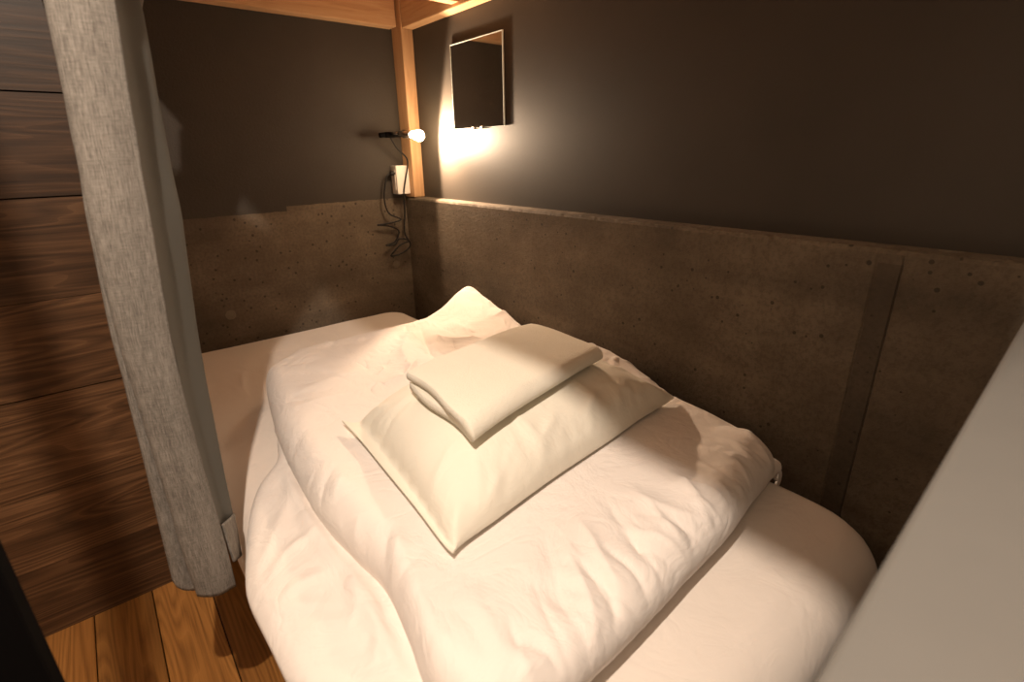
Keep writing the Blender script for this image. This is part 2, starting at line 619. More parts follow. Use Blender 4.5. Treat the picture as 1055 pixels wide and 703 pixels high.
def finish_boards(name, bm, mat, stain_light_of):
    bmesh.ops.recalc_face_normals(bm, faces=bm.faces)
    lay = bm.faces.layers.float['board_f']
    bm.faces.ensure_lookup_table()
    vals = [f[lay] for f in bm.faces]
    me = bpy.data.meshes.new(name)
    bm.to_mesh(me); bm.free()
    a = me.attributes.new('board', 'FLOAT', 'FACE')
    a.data.foreach_set('value', vals)
    a = me.attributes.new('stain_and_light', 'FLOAT', 'FACE')
    a.data.foreach_set('value', [stain_light_of(v) for v in vals])
    me.materials.append(mat)
    o = bpy.data.objects.new(name, me)
    C.objects.link(o)
    return structure(o)

floorboards()

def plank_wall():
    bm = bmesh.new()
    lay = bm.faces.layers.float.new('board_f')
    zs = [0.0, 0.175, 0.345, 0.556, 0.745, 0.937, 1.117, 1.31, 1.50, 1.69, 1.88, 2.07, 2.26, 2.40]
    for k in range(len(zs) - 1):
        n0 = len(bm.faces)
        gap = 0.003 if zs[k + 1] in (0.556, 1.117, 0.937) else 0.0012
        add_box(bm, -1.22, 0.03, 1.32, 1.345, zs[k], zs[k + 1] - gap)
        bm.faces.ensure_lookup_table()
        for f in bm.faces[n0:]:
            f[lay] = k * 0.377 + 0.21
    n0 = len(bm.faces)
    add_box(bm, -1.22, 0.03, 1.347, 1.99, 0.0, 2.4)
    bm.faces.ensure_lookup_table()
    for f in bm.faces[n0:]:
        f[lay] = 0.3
    falloff_tones = (1.55, 1.75, 1.75, 1.6, 1.1, 0.85, 0.6, 0.7, 0.7, 0.7, 0.7, 0.7, 0.7)  # lighter boards low, darker ones high: light falloff painted into the board colours
    return finish_boards('wall_left', bm, M_darkplank, lambda v: falloff_tones[min(12, max(0, round((v - 0.21) / 0.377)))])
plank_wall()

structure(box('wall_back', -1.25, 1.35, 2.0, 2.12, 0, 2.45, M_back))

def wall_right():
    # bare concrete below, its ledge, and a shallow filled joint with a line at each side
    bm = bmesh.new()
    prof = [(-1.4, 0), (0.2405, 0), (0.2425, 0.004), (0.2445, 0.004), (0.2455, 0.0012), (0.2795, 0.0012), (0.2805, 0.002), (0.2825, 0.002), (0.284, 0), (2.02, 0)]
    zs = (0.0, 0.40, 0.805, 0.822)
    grid = []
    for zi, z in enumerate(zs):
        row = []
        for (y, d) in prof:
            dd = d if z < 0.806 else 0.0
            row.append(bm.verts.new((1.06 + dd, y, z)))
        grid.append(row)
    for i in range(len(zs) - 1):
        for j in range(len(prof) - 1):
            bm.faces.new((grid[i][j], grid[i][j + 1], grid[i + 1][j + 1], grid[i + 1][j]))
    # crumbly arris and ledge
    rng = random.Random(4)
    ys = [-1.4 + 3.42 * k / 300 for k in range(301)]
    e0 = [bm.verts.new((1.06, y, 0.822)) for y in ys]
    e1 = [bm.verts.new((1.0625 + rng.random() * 0.002, y, 0.8275 + rng.random() * 0.0022)) for y in ys]
    e2 = [bm.verts.new((1.075, y, 0.8305 + rng.random() * 0.0012)) for y in ys]
    e3 = [bm.verts.new((1.12, y, 0.831)) for y in ys]
    for k in range(300):
        for a, b in ((e0, e1), (e1, e2), (e2, e3)):
            bm.faces.new((a[k], a[k + 1], b[k + 1], b[k]))
    back = [bm.verts.new((1.3, -1.4, 0)), bm.verts.new((1.3, 2.02, 0)), bm.verts.new((1.3, 2.02, 0.831)), bm.verts.new((1.3, -1.4, 0.831))]
    bm.faces.new(back)
    return structure(from_bm('wall_right', bm, M_conc))
wall_right()
structure(box('wall_right_upper', 1.11, 1.3, -1.4, 2.02, 0.8312, 2.45, M_paint))
structure(box('wall_corridor', -1.34, -1.22, -1.4, 2.02, 0, 2.45, M_room))
structure(box('wall_front', -1.34, 1.35, -1.47, -1.35, 0, 2.45, M_room))
structure(box('ceiling', -1.34, 1.35, -1.47, 2.12, 2.4, 2.5, M_room))
# low white partition across the foot of the bed, close to the viewer
def partition():
    bm = bmesh.new()
    a = math.atan2(0.022, 0.592)
    add_box(bm, 0.0, 0.955, -0.13, 0.0, 0.0, 0.82, 0.006, 3)
    bmesh.ops.rotate(bm, verts=bm.verts, cent=(0, 0, 0), matrix=Matrix.Rotation(a, 3, 'Z'))
    bmesh.ops.translate(bm, verts=bm.verts, vec=(0.105, 0.031, 0))
    o = from_bm('partition', bm, M_white)
    return tag(o, 'low pale grey partition at the foot of the bed, out of focus at bottom right', 'partition')
partition()

# ------------------------------------------------------------------ upper bunk
bunk = thing('bunk_frame', 'pale pine frame of the upper bunk with corner post on the concrete ledge', 'bunk frame', (1.085, 1.96, 0.8312))
box('post', 1.0605, 1.109, 1.922, 1.999, 0.8312, 1.62, M_pineZ, bunk, 0.003)
box('beam', 0.05, 1.055, 1.945, 1.999, 1.44, 1.60, M_pineX, bunk, 0.003)
box('beam', 1.0605, 1.109, 0.074, 1.916, 1.432, 1.60, M_pineY, bunk, 0.003)
box('beam', 0.102, 0.158, 0.074, 1.94, 1.42, 1.60, M_pineY, bunk, 0.003)
for y in (0.095, 0.42, 0.84, 1.20, 1.56):
    box('joist', 0.159, 1.06, y - 0.02, y + 0.02, 1.442, 1.545, M_pineX, bunk, 0.002)
box('bunk_board', 0.159, 1.06, 0.074, 1.944, 1.546, 1.56, M_pineY, bunk)

# ------------------------------------------------------------------ mirror
mir = thing('mirror', 'small rectangular frameless mirror on the charcoal wall by the lamp', 'mirror', (1.109, 1.53, 1.08))
def quad_slab(name, x0, x1, yz, mat, parent):
    bm = bmesh.new()
    a = [bm.verts.new((x0, y, z)) for y, z in yz]
    b = [bm.verts.new((x1, y, z)) for y, z in yz]
    bm.faces.new(a); bm.faces.new(b[::-1])
    for i in range(4):
        j = (i + 1) % 4
        bm.faces.new((a[i], a[j], b[j], b[i]))
    return from_bm(name, bm, mat, parent)
MZ0, MZ1, MY0, MY1 = 1.079, 1.343, 1.381, 1.667
quad_slab('mirror_glass', 1.1035, 1.1070, ((MY0, MZ0), (MY1, MZ0), (MY1, MZ1), (MY0, MZ1)), M_mirror, mir)
bm = bmesh.new()
for (a0, a1, b0, b1) in ((MY0 - .0025, MY0, MZ0, MZ1 + .0025), (MY1, MY1 + .0004, MZ0, MZ1 + .0025), (MY0, MY1, MZ1, MZ1 + .0025), (MY0, MY1, MZ0 - .0004, MZ0)):
    add_box(bm, 1.1027, 1.1075, a0, a1, b0, b1)
from_bm('glass_edge', bm, M_glassedge, mir)
box('backing_board', 1.1072, 1.1095, MY0 + .02, MY1 - .02, MZ0 + .02, MZ1 - .02, M_black, mir)
for y in (1.50, 1.55):
    box('bracket', 1.1, 1.1095, y - .006, y + .006, MZ0 - .005, MZ0 + .004, M_chrome, mir, 0.001)

# ------------------------------------------------------------------ clip lamp
lamp = thing('clip_lamp', 'small black and chrome clip lamp with lit bulb on the corner post', 'lamp', (1.0, 1.9, 1.06))
ax = BULB_AXIS
s0 = Vector((0.968, 1.905, 1.066))
lathe('bulb', BULB_POS, ax, [(0.0, -0.034), (0.010, -0.034), (0.012, -0.026), (0.0165, -0.012), (0.0195, 0.0), (0.018, 0.009), (0.012, 0.0155), (0.005, 0.0185), (0, 0.019)], M_black, lamp)
bulb = [o for o in lamp.children if o.name.startswith('bulb')][0]
mb, nt, b = new_mat('lit_bulb_glass', 0.3)
b.inputs['Base Color'].default_value = (1, 0.9, 0.75, 1)
b.inputs['Emission Color'].default_value = (1.0, 0.72, 0.42, 1)
b.inputs['Emission Strength'].default_value = 110
nn = noise(nt, coords(nt), 5, 1)
link(nt, mixc(nt, nn, (1, 0.9, 0.75), (1, 0.88, 0.72)), b.inputs['Base Color'])
bulb.data.materials[0] = mb
bulb.visible_shadow = True
sb = BULB_POS - ax * 0.034
lathe('socket', sb, -ax, [(0, 0), (0.0135, 0), (0.0145, 0.004), (0.0145, 0.03), (0.011, 0.036), (0.008, 0.05), (0, 0.05)], M_chrome, lamp)
e0 = sb - ax * 0.048
tube('arm', [e0, e0.lerp(s0, 0.5) + Vector((0, 0.0, 0.004)), s0], 0.0045, M_chrome, lamp)
bm = bmesh.new()
add_box(bm, 0.948, 0.985, 1.895, 1.915, 1.058, 1.078, 0.003)
add_tube(bm, [(0.945, 1.905, 1.068), (0.925, 1.905, 1.066)], 0.009, 12)
from_bm('clip_body', bm, M_black, lamp)
bm = bmesh.new()
add_box(bm, 0.985, 1.0600, 1.915, 1.924, 1.060, 1.074, 0.002)
add_box(bm, 1.0535, 1.0603, 1.924, 1.955, 1.058, 1.076, 0.002)
from_bm('clip_jaw', bm, M_black, lamp)
cordA = [(0.975, 1.915, 1.056), (1.005, 1.93, 1.02), (1.044, 1.935, 0.985), (1.05, 1.94, 0.955)] + [(1.037, 1.940, 0.909), (1.027, 1.950, 0.845), (1.034, 1.970, 0.766), (1.026, 1.970, 0.686), (1.048, 1.970, 0.635), (1.014, 1.972, 0.606), (0.953, 1.970, 0.598), (0.997, 1.968, 0.637), (1.038, 1.965, 0.653), (1.003, 1.975, 0.664), (0.979, 1.975, 0.643), (0.939, 1.975, 0.644), (0.985, 1.985, 0.653), (1.007, 1.985, 0.695), (0.959, 1.980, 0.721), (0.912, 1.980, 0.729), (0.966, 1.975, 0.732), (1.014, 1.970, 0.744), (0.966, 1.975, 0.771), (0.951, 1.975, 0.826), (0.962, 1.975, 0.886), (0.974, 1.975, 0.919), (1.002, 1.970, 0.927)]
tube('cord', catmull(cordA, 8), 0.0032, M_cable, lamp, 8)
lathe('plug', (0.985, 1.970, 0.926), (1, 0, 0), [(0, 0), (0.007, 0), (0.009, 0.004), (0.009, 0.02), (0, 0.02)], M_cable, lamp, 14)

sp = bpy.data.lights.new('bulb_light', 'SPOT')
sp.energy = BULB_POWER
sp.color = BULB_COLOR
sp.spot_size = math.radians(168)
sp.spot_blend = 0.12
sp.shadow_soft_size = 0.012
so = bpy.data.objects.new('bulb_light', sp)
so.location = BULB_POS + ax * 0.034
so.rotation_mode = 'QUATERNION'
so.rotation_quaternion = Vector((0, 0, -1)).rotation_difference(ax)
C.objects.link(so)
pl = bpy.data.lights.new('bulb_spill', 'POINT')
pl.energy = BULB_SPILL
pl.color = BULB_COLOR
pl.shadow_soft_size = 0.02
po = bpy.data.objects.new('bulb_spill', pl)
po.location = BULB_POS + Vector((-0.02, -0.045, 0.0))
C.objects.link(po)

sock = thing('power_socket', 'white surface socket box on the corner post below the clip lamp', 'power socket', (1.03, 1.97, 0.845))
box('socket_box', 1.003, 1.060, 1.952, 1.999, 0.845, 0.955, M_socket, sock, 0.003)
box('socket_face', 1.0, 1.0032, 1.962, 1.992, 0.862, 0.938, M_socket, sock, 0.001)

# ------------------------------------------------------------------ bed base and mattress
base = box('bed_base', 0.115, 1.04, 0.17, 1.985, 0.0, 0.15, M_base, None, 0.004)
tag(base, 'low dark bed base directly beneath the white mattress', 'bed base')

MT = 0.372
def rounded_rect(x0, x1, y0, y1, r, n=10):
    pts = []
    for (cx, cy, a0) in ((x1 - r, y1 - r, 0), (x0 + r, y1 - r, 90), (x0 + r, y0 + r, 180), (x1 - r, y0 + r, 270)):
        for k in range(n + 1):
            a = math.radians(a0 + 90 * k / n)
            pts.append((cx + r * math.cos(a), cy + r * math.sin(a)))
    return pts
def mat_top(X, Y):
    z = MT + 0.004 * fbm2(X, Y, 3, 1.6, 3)
    z = z - 0.02 * np.clip((0.35 - Y) / 0.25, 0, 1) ** 2
    z += fold(X, Y, [(0.95, 0.17), (0.75, 0.21), (0.55, 0.20)], 0.008, 0.005)
    z += fold(X, Y, [(0.93, 0.28), (0.80, 0.29), (0.62, 0.25)], 0.008, 0.004)
    z += fold(X, Y, [(0.10, 1.45), (0.14, 1.62), (0.13, 1.85)], 0.012, 0.008)
    z += fold(X, Y, [(0.20, 1.30), (0.24, 1.55), (0.30, 1.80)], 0.010, 0.005)
    z += fold(X, Y, [(0.45, 1.55), (0.50, 1.75), (0.48, 1.93)], 0.012, 0.004)
    return z
mattress = shell('mattress', rounded_rect(0.070, 0.965, 0.128, 1.992, 0.07), mat_top, lambda X, Y: np.full_like(X, 0.152), 0.075, M_sheet, n=420, lift=0.62)
tag(mattress, 'white sheeted mattress lying in the corner under the duvet', 'mattress')

# ------------------------------------------------------------------ duvet
low_outline = catmull([(0.189, 1.028), (0.13, 0.95), (0.088, 0.85), (0.062, 0.76), (0.053, 0.70), (0.056, 0.60), (0.060, 0.50), (0.07, 0.36), (0.10, 0.30), (0.2, 0.305), (0.5, 0.315), (0.9, 0.33), (0.98, 0.40), (0.98, 0.9), (0.9, 1.2), (0.5, 1.25), (0.26, 1.22), (0.22, 1.13)], 12, True)
def low_top(X, Y):
    z = MT + 0.038 + 0.004 * fbm2(X, Y, 11, 3, 3)
    z -= 0.02 * np.clip((0.16 - X) / 0.1, 0, 1) ** 2
    for pts, wd, h in (
        ([(0.184, 0.905), (0.126, 0.796), (0.073, 0.730)], 0.012, 0.006),
        ([(0.180, 0.741), (0.130, 0.733), (0.082, 0.697)], 0.010, 0.006),
        ([(0.165, 0.638), (0.119, 0.653), (0.075, 0.646)], 0.012, 0.005),
        ([(0.196, 0.677), (0.173, 0.584), (0.160, 0.493)], 0.010, 0.007),
        ([(0.197, 0.623), (0.187, 0.550), (0.167, 0.452)], 0.008, 0.007),
        ([(0.200, 0.749), (0.180, 0.650), (0.167, 0.589)], 0.008, -0.006),
        ([(0.202, 0.583), (0.188, 0.508), (0.179, 0.425)], 0.007, -0.007),
        ([(0.170, 0.807), (0.161, 0.722)], 0.008, 0.006),
        ([(0.190, 0.975), (0.175, 0.803), (0.176, 0.667), (0.176, 0.549), (0.167, 0.452), (0.157, 0.398)], 0.011, 0.014),
        ([(0.134, 0.745), (0.163, 0.714), (0.169, 0.647)], 0.006, 0.005),
        ([(0.216, 1.009), (0.197, 0.847), (0.187, 0.760)], 0.006, -0.008),
        ([(0.174, 0.606), (0.165, 0.564), (0.141, 0.527)], 0.005, 0.005),
        ([(0.174, 0.539), (0.166, 0.497), (0.142, 0.457)], 0.005, 0.005),
        ([(0.176, 0.708), (0.187, 0.666), (0.184, 0.622)], 0.005, -0.005),
        ([(0.047, 0.638), (0.096, 0.623), (0.147, 0.573)], 0.012, 0.004),
        ([(0.082, 0.578), (0.127, 0.559), (0.158, 0.504)], 0.02, 0.005)):
        z += fold(X, Y, pts, wd, h)
    return z

up_outline = catmull([(0.260, 1.339), (0.221, 1.141), (0.200, 0.999), (0.189, 0.846), (0.186, 0.739), (0.195, 0.630), (0.204, 0.551), (0.190, 0.457), (0.175, 0.380), (0.185, 0.31), (0.225, 0.275), (0.33, 0.272), (0.46, 0.277), (0.57, 0.285), (0.69, 0.292), (0.82, 0.312), (0.90, 0.325), (0.945, 0.355), (0.958, 0.42), (0.958, 0.50), (0.958, 0.565), (0.985, 0.61), (1.025, 0.70), (1.04, 0.82), (1.04, 1.1), (1.04, 1.3), (1.042, 1.42), (1.03, 1.505), (0.98, 1.515), (0.88, 1.49), (0.75, 1.478), (0.6, 1.474), (0.48, 1.468), (0.37, 1.445), (0.29, 1.385)], 12, True)
def edge_puckers(rng, pts, count, length, inward, width, height):
    """short gathers that run in from a seam"""
    out = []
    P = resample(catmull(pts, 8), count, False)
    for k in range(count):
        a = P[max(k - 1, 0)]; c = P[min(k + 1, count - 1)]
        t = (c - a) / max(np.linalg.norm(c - a), 1e-6)
        nrm = np.array((-t[1], t[0])) * inward
        ang = rng.uniform(-0.5, 0.5)
        d = np.array((nrm[0] * math.cos(ang) - nrm[1] * math.sin(ang), nrm[0] * math.sin(ang) + nrm[1] * math.cos(ang)))
        L = length * rng.uniform(0.5, 1.5)
        p0 = P[k] - d * L * 0.25
        mid = p0 + d * L * 0.6 + t * rng.uniform(-0.015, 0.015)
        out.append(([p0, mid, p0 + d * L * 1.25], width * rng.uniform(0.7, 1.4), height * rng.uniform(0.5, 1.2) * rng.choice([1, 1, -1])))
    return out
_rng = np.random.default_rng(12)
UP_FOLDS = [
    ([(0.767, 1.428), (0.687, 1.254), (0.638, 1.099), (0.654, 1.016)], 0.014, -0.016),
    ([(0.702, 1.357), (0.590, 1.208), (0.545, 1.072)], 0.016, 0.012),
    ([(0.543, 0.997), (0.623, 1.060), (0.708, 1.073)], 0.012, 0.014),
    ([(0.451, 1.043), (0.521, 1.054), (0.599, 1.134)], 0.014, 0.012),
    ([(0.719, 1.267), (0.750, 1.183), (0.838, 1.159)], 0.016, 0.010),
    ([(0.845, 1.371), (0.826, 1.253), (0.783, 1.132)], 0.012, 0.007),
    ([(0.461, 1.147), (0.374, 1.147), (0.273, 1.120)], 0.016, 0.007),
    ([(0.414, 0.945), (0.300, 0.934), (0.212, 0.849)], 0.020, 0.010),
    ([(0.308, 0.980), (0.241, 0.960), (0.193, 0.921)], 0.010, -0.008),
    ([(0.316, 0.780), (0.256, 0.771), (0.198, 0.717)], 0.016, 0.014),
    ([(0.249, 0.805), (0.202, 0.763), (0.176, 0.719)], 0.010, -0.010),
    ([(0.281, 0.598), (0.235, 0.556), (0.206, 0.524)], 0.016, 0.016),
    ([(0.248, 0.598), (0.216, 0.560), (0.200, 0.525)], 0.010, -0.014),
    ([(0.272, 0.525), (0.233, 0.510), (0.204, 0.504)], 0.010, -0.012),
    ([(0.219, 0.652), (0.196, 0.629), (0.184, 0.609)], 0.010, 0.010),
    ([(0.245, 0.841), (0.262, 0.711), (0.238, 0.593)], 0.030, 0.008),
    ([(0.475, 0.445), (0.441, 0.366), (0.409, 0.296)], 0.014, 0.008),
    ([(0.536, 0.440), (0.499, 0.353), (0.472, 0.284)], 0.012, -0.008),
    ([(0.591, 0.426), (0.559, 0.330), (0.558, 0.280)], 0.014, 0.008),
    ([(0.411, 0.442), (0.353, 0.352), (0.327, 0.285)], 0.014, -0.007),
    ([(0.674, 0.409), (0.641, 0.333), (0.610, 0.274)], 0.012, 0.007),
    ([(0.418, 0.494), (0.426, 0.417), (0.395, 0.350)], 0.010, 0.006),
    ([(0.422, 0.358), (0.404, 0.308), (0.371, 0.273)], 0.008, -0.007),
    ([(0.494, 0.332), (0.479, 0.297), (0.461, 0.262)], 0.008, 0.007),
    ([(0.263, 0.449), (0.257, 0.376), (0.240, 0.320)], 0.018, 0.006),
    ([(0.901, 0.537), (0.820, 0.450), (0.806, 0.352)], 0.014, 0.006),
]
UP_FOLDS.append(([(0.96, 0.64), (0.925, 0.55), (0.91, 0.47), (0.895, 0.36)], 0.032, 0.024))
UP_FOLDS += edge_puckers(_rng, [(0.210, 1.081), (0.186, 0.831), (0.191, 0.619), (0.186, 0.449), (0.172, 0.373)], 34, 0.055, -1, 0.006, 0.009)
UP_FOLDS += edge_puckers(_rng, [(0.26, 0.29), (0.46, 0.29), (0.69, 0.305), (0.93, 0.345)], 30, 0.08, 1, 0.007, 0.006)
UP_FOLDS += edge_puckers(_rng, [(0.96, 0.42), (0.985, 0.60), (1.035, 0.85), (1.035, 1.3)], 12, 0.05, 1, 0.009, 0.005)
_r2 = np.random.default_rng(77)
for k in range(260):                          # small creases of washed cotton
    cx, cy = _r2.uniform(0.2, 1.02), _r2.uniform(0.29, 1.5)
    a = _r2.normal(1.9 if cy < 0.55 else (0.4 if cx < 0.35 else 1.2), 0.6)
    L = _r2.uniform(0.03, 0.11)
    d = np.array((math.cos(a), math.sin(a)))
    nn_ = np.array((-d[1], d[0])) * _r2.uniform(-0.2, 0.2) * L
    q = np.array((cx, cy))
    UP_FOLDS.append(([q - d * L / 2, q + nn_, q + d * L / 2], _r2.uniform(0.004, 0.009), _r2.uniform(0.002, 0.0055) * _r2.choice([-1, -1, 1]), 1.0))
def up_top_smooth(X, Y):
    z = np.full_like(X, 0.488)
    z += 0.006 * fbm2(X, Y, 21, 1.3, 2)
    # sags towards the wall side and the foot
    z -= 0.045 * np.clip((X - 0.74) / 0.30, 0, 1) ** 1.5 * np.clip((1.28 - Y) / 0.12, 0, 1)
    z -= 0.012 * np.clip((0.5 - Y) / 0.25, 0, 1)
    z += 0.05 * np.exp(-((X - 0.98) / 0.09) ** 2 - ((Y - 0.86) / 0.17) ** 2)
    # the corner propped up against the wall
    z += 0.105 * np.exp(-np.abs((X - 1.06) / 0.17) ** 1.3 - np.abs((Y - 1.515) / 0.13) ** 1.15)
    z -= 0.02 * np.exp(-((X - 0.80) / 0.09) ** 2 - ((Y - 1.40) / 0.10) ** 2)
    z += 0.012 * np.exp(-((X - 0.36) / 0.10) ** 2 - ((Y - 1.28) / 0.12) ** 2)
    return z
def up_top(X, Y):
    z = up_top_smooth(X, Y)
    z += 0.0025 * fbm2(X, Y, 31, 4.5, 3)
    # dents softly under the pillow
    for f in UP_FOLDS:
        z += fold(X, Y, f[0], f[1], f[2], 1.25 if len(f) == 3 else f[3])
    px, py = (X - 0.575) / 0.315, (Y - 0.71) / 0.26
    under = np.clip(1.25 - np.maximum(np.abs(px), np.abs(py)), 0, 0.25) / 0.25
    return z * (1 - under) + (up_top_smooth(X, Y) - 0.004) * under
duvet = thing('duvet', 'puffy white duvet folded over itself on the mattress', 'duvet', (0.6, 0.9, MT))
upper = shell('folded_cover', up_outline, up_top, lambda X, Y: mat_top(X, Y) + 0.004, 0.056, M_duvet, duvet, n=1000, centre=(0.6, 0.9), lift=0.5,
              ring_s=np.r_[1 - np.r_[0, 0.0035 * np.cumsum(1.07 ** np.arange(0, 32))], np.linspace(0.58, 0.015, 160)])
lower = shell('under_layer', low_outline, low_top, lambda X, Y: mat_top(X, Y) + 0.003 - 0.02 * np.clip((0.10 - X) / 0.05, 0, 1), 0.025, M_duvet, duvet, n=520, centre=(0.5, 0.75), lift=0.45,
              ring_s=np.r_[1 - np.r_[0, 0.003 * np.cumsum(1.08 ** np.arange(0, 34))], np.linspace(0.42, 0.015, 30)])
kn = Vector((0.992, 0.374, 0.366))
bm = bmesh.new()
bmesh.ops.create_icosphere(bm, subdivisions=3, radius=0.014, matrix=Matrix.Translation(kn))
for v in bm.verts:
    d = (v.co - kn)
    v.co = kn + d * (1 + 0.18 * math.sin(d.x * 700) * math.cos(d.z * 600))
add_tube(bm, catmull([kn + Vector(q) for q in ((-0.004, 0, 0.004), (0.008, -0.004, 0.010), (0.014, -0.012, 0.006), (0.012, -0.01, -0.004), (0.002, 0, -0.004))], 6), 0.004, 8)
add_tube(bm, catmull([kn + Vector(q) for q in ((0, 0, 0), (0.010, -0.012, 0.002), (0.018, -0.020, -0.012), (0.018, -0.022, -0.030), (0.012, -0.022, -0.042))], 6), 0.0045, 8)
add_tube(bm, catmull([kn + Vector(q) for q in ((0, 0, 0), (-0.006, -0.016, -0.010), (-0.002, -0.024, -0.022))], 6), 0.004, 8)
tie = from_bm('tie', bm, M_duvet, duvet, True)
tie['label'] = 'knotted white cover tie'

# ------------------------------------------------------------------ pillow
PC = ((0.275, 0.474), (0.913, 0.561), (0.872, 0.955), (0.301, 0.916))
PE = {'s': [PC[0], (0.299, 0.482), (0.369, 0.491), (0.505, 0.509), (0.688, 0.527), (0.843, 0.548), PC[1]],
      'n': [PC[3], (0.33, 0.885), (0.45, 0.905), (0.60, 0.912), (0.74, 0.922), (0.84, 0.945), PC[2]],
      'w': [PC[0], (0.274, 0.501), (0.282, 0.586), (0.290, 0.698), (0.299, 0.820), PC[3]],
      'e': [PC[1], (0.872, 0.60), (0.858, 0.72), (0.858, 0.84), (0.865, 0.92), PC[2]]}
PF = [
    ([(0.344, 0.491), (0.402, 0.519)], 0.007, 0.005), ([(0.381, 0.494), (0.427, 0.531)], 0.006, -0.005),
    ([(0.471, 0.507), (0.505, 0.539), (0.554, 0.560)], 0.007, 0.006), ([(0.542, 0.512), (0.556, 0.538)], 0.006, -0.005),
    ([(0.597, 0.514), (0.623, 0.548), (0.668, 0.572)], 0.007, 0.006), ([(0.687, 0.527), (0.720, 0.568)], 0.008, 0.005),
    ([(0.746, 0.539), (0.775, 0.575)], 0.006, -0.005), ([(0.438, 0.504), (0.547, 0.517), (0.639, 0.522)], 0.006, 0.004),
    ([(0.270, 0.468), (0.301, 0.501), (0.321, 0.510)], 0.012, 0.006), ([(0.270, 0.530), (0.296, 0.544)], 0.010, -0.004),
    ([(0.808, 0.576), (0.837, 0.559), (0.871, 0.545)], 0.012, 0.006), ([(0.759, 0.627), (0.843, 0.630), (0.876, 0.606)], 0.010, 0.004),
    ([(0.318, 0.866), (0.344, 0.855), (0.354, 0.809)], 0.010, 0.005)]
pillow = thing('pillow', 'plump cream pillow lying on the duvet under the folded towel', 'pillow', (0.575, 0.715, 0.49))
def pillow_case():
    A, B, Cc, D = PC
    N, Mm = 96, 84
    e = {k: resample(catmull(v, 10), N if k in 'sn' else Mm, False) for k, v in PE.items()}
    verts_t, verts_b = [], []
    us = np.sin((np.linspace(-1, 1, N)) * PI / 2) * 0.5 + 0.5
    vs = np.sin((np.linspace(-1, 1, Mm)) * PI / 2) * 0.5 + 0.5
    def at(arr, t):
        x = np.linspace(0, 1, len(arr))
        return np.stack([np.interp(t, x, arr[:, k]) for k in (0, 1)], -1)
    S, Nn, W, E = at(e['s'], us), at(e['n'], us), at(e['w'], vs), at(e['e'], vs)
    U, V = np.meshgrid(us, vs, indexing='ij')
    P = (1 - V)[..., None] * S[:, None] + V[..., None] * Nn[:, None] + (1 - U)[..., None] * W[None] + U[..., None] * E[None]
    P -= ((1 - U) * (1 - V))[..., None] * S[0] + (U * (1 - V))[..., None] * S[-1] + ((1 - U) * V)[..., None] * Nn[0] + (U * V)[..., None] * Nn[-1]
    X, Y = P[..., 0], P[..., 1]
    u, v = 2 * U - 1, 2 * V - 1
    uf = np.where(u < 0, np.clip(u / (0.92 - 0.06 * v), -1, 0), u)      # flat flap of the case at the open end
    prof = ((1 - np.abs(uf) ** 4.2) * (1 - np.abs(v) ** 2.8)) ** 0.50
    base = up_top_smooth(X, Y)
    F = np.zeros_like(X)
    for pts, wd, h in PF:
        F += fold(X, Y, pts, wd, h)
    r = np.random.default_rng(3)
    side = np.clip(1 - prof, 0, 1) * np.clip(prof * 3, 0, 1)
    for k in range(34):                       # gathers that run up from the seams
        ed = 'snwe'[r.integers(0, 4)]
        q = e[ed][r.integers(6, len(e[ed]) - 6)]
        d = np.array((0.575, 0.715)) - q
        d = d / np.linalg.norm(d); a = r.uniform(-.5, .5)
        d = np.array((d[0] * math.cos(a) - d[1] * math.sin(a), d[0] * math.sin(a) + d[1] * math.cos(a)))
        F += fold(X, Y, [q, q + d * r.uniform(.06, .13)], r.uniform(.004, .008), r.uniform(.002, .005) * r.choice([-1, 1]))
    under = np.clip(prof * 6, 0, 1)
    crown = 0.092 - 0.006 * np.clip((X - 0.66) / 0.22, 0, 1)
    zt = base + 0.014 + crown * prof + F * under + 0.0015 * fbm2(X, Y, 77, 5, 2) * under
    zb = base + 0.010 - 0.007 * np.clip(prof * 4, 0, 1)
    verts = [(X[i, j], Y[i, j], zt[i, j]) for i in range(N) for j in range(Mm)]
    nb = len(verts)
    verts += [(X[i, j], Y[i, j], zb[i, j]) for i in range(N) for j in range(Mm)]
    fs = []
    for i in range(N - 1):
        for j in range(Mm - 1):
            a = i * Mm + j
            fs.append((a, a + Mm, a + Mm + 1, a + 1))
            fs.append((nb + a, nb + a + 1, nb + a + Mm + 1, nb + a + Mm))
    rim = [(i, 0) for i in range(N)] + [(N - 1, j) for j in range(1, Mm)] + [(i, Mm - 1) for i in range(N - 2, -1, -1)] + [(0, j) for j in range(Mm - 2, 0, -1)]
    for a, b in zip(rim, rim[1:] + rim[:1]):
        ia, ib = a[0] * Mm + a[1], b[0] * Mm + b[1]
        fs.append((ia, nb + ia, nb + ib, ib))
    o = link_mesh('pillowcase', verts, fs, M_pillow, pillow)
    bm = bmesh.new(); bm.from_mesh(o.data)
    bmesh.ops.recalc_face_normals(bm, faces=bm.faces)
    bm.to_mesh(o.data); bm.free()
    return o
pillow_case()

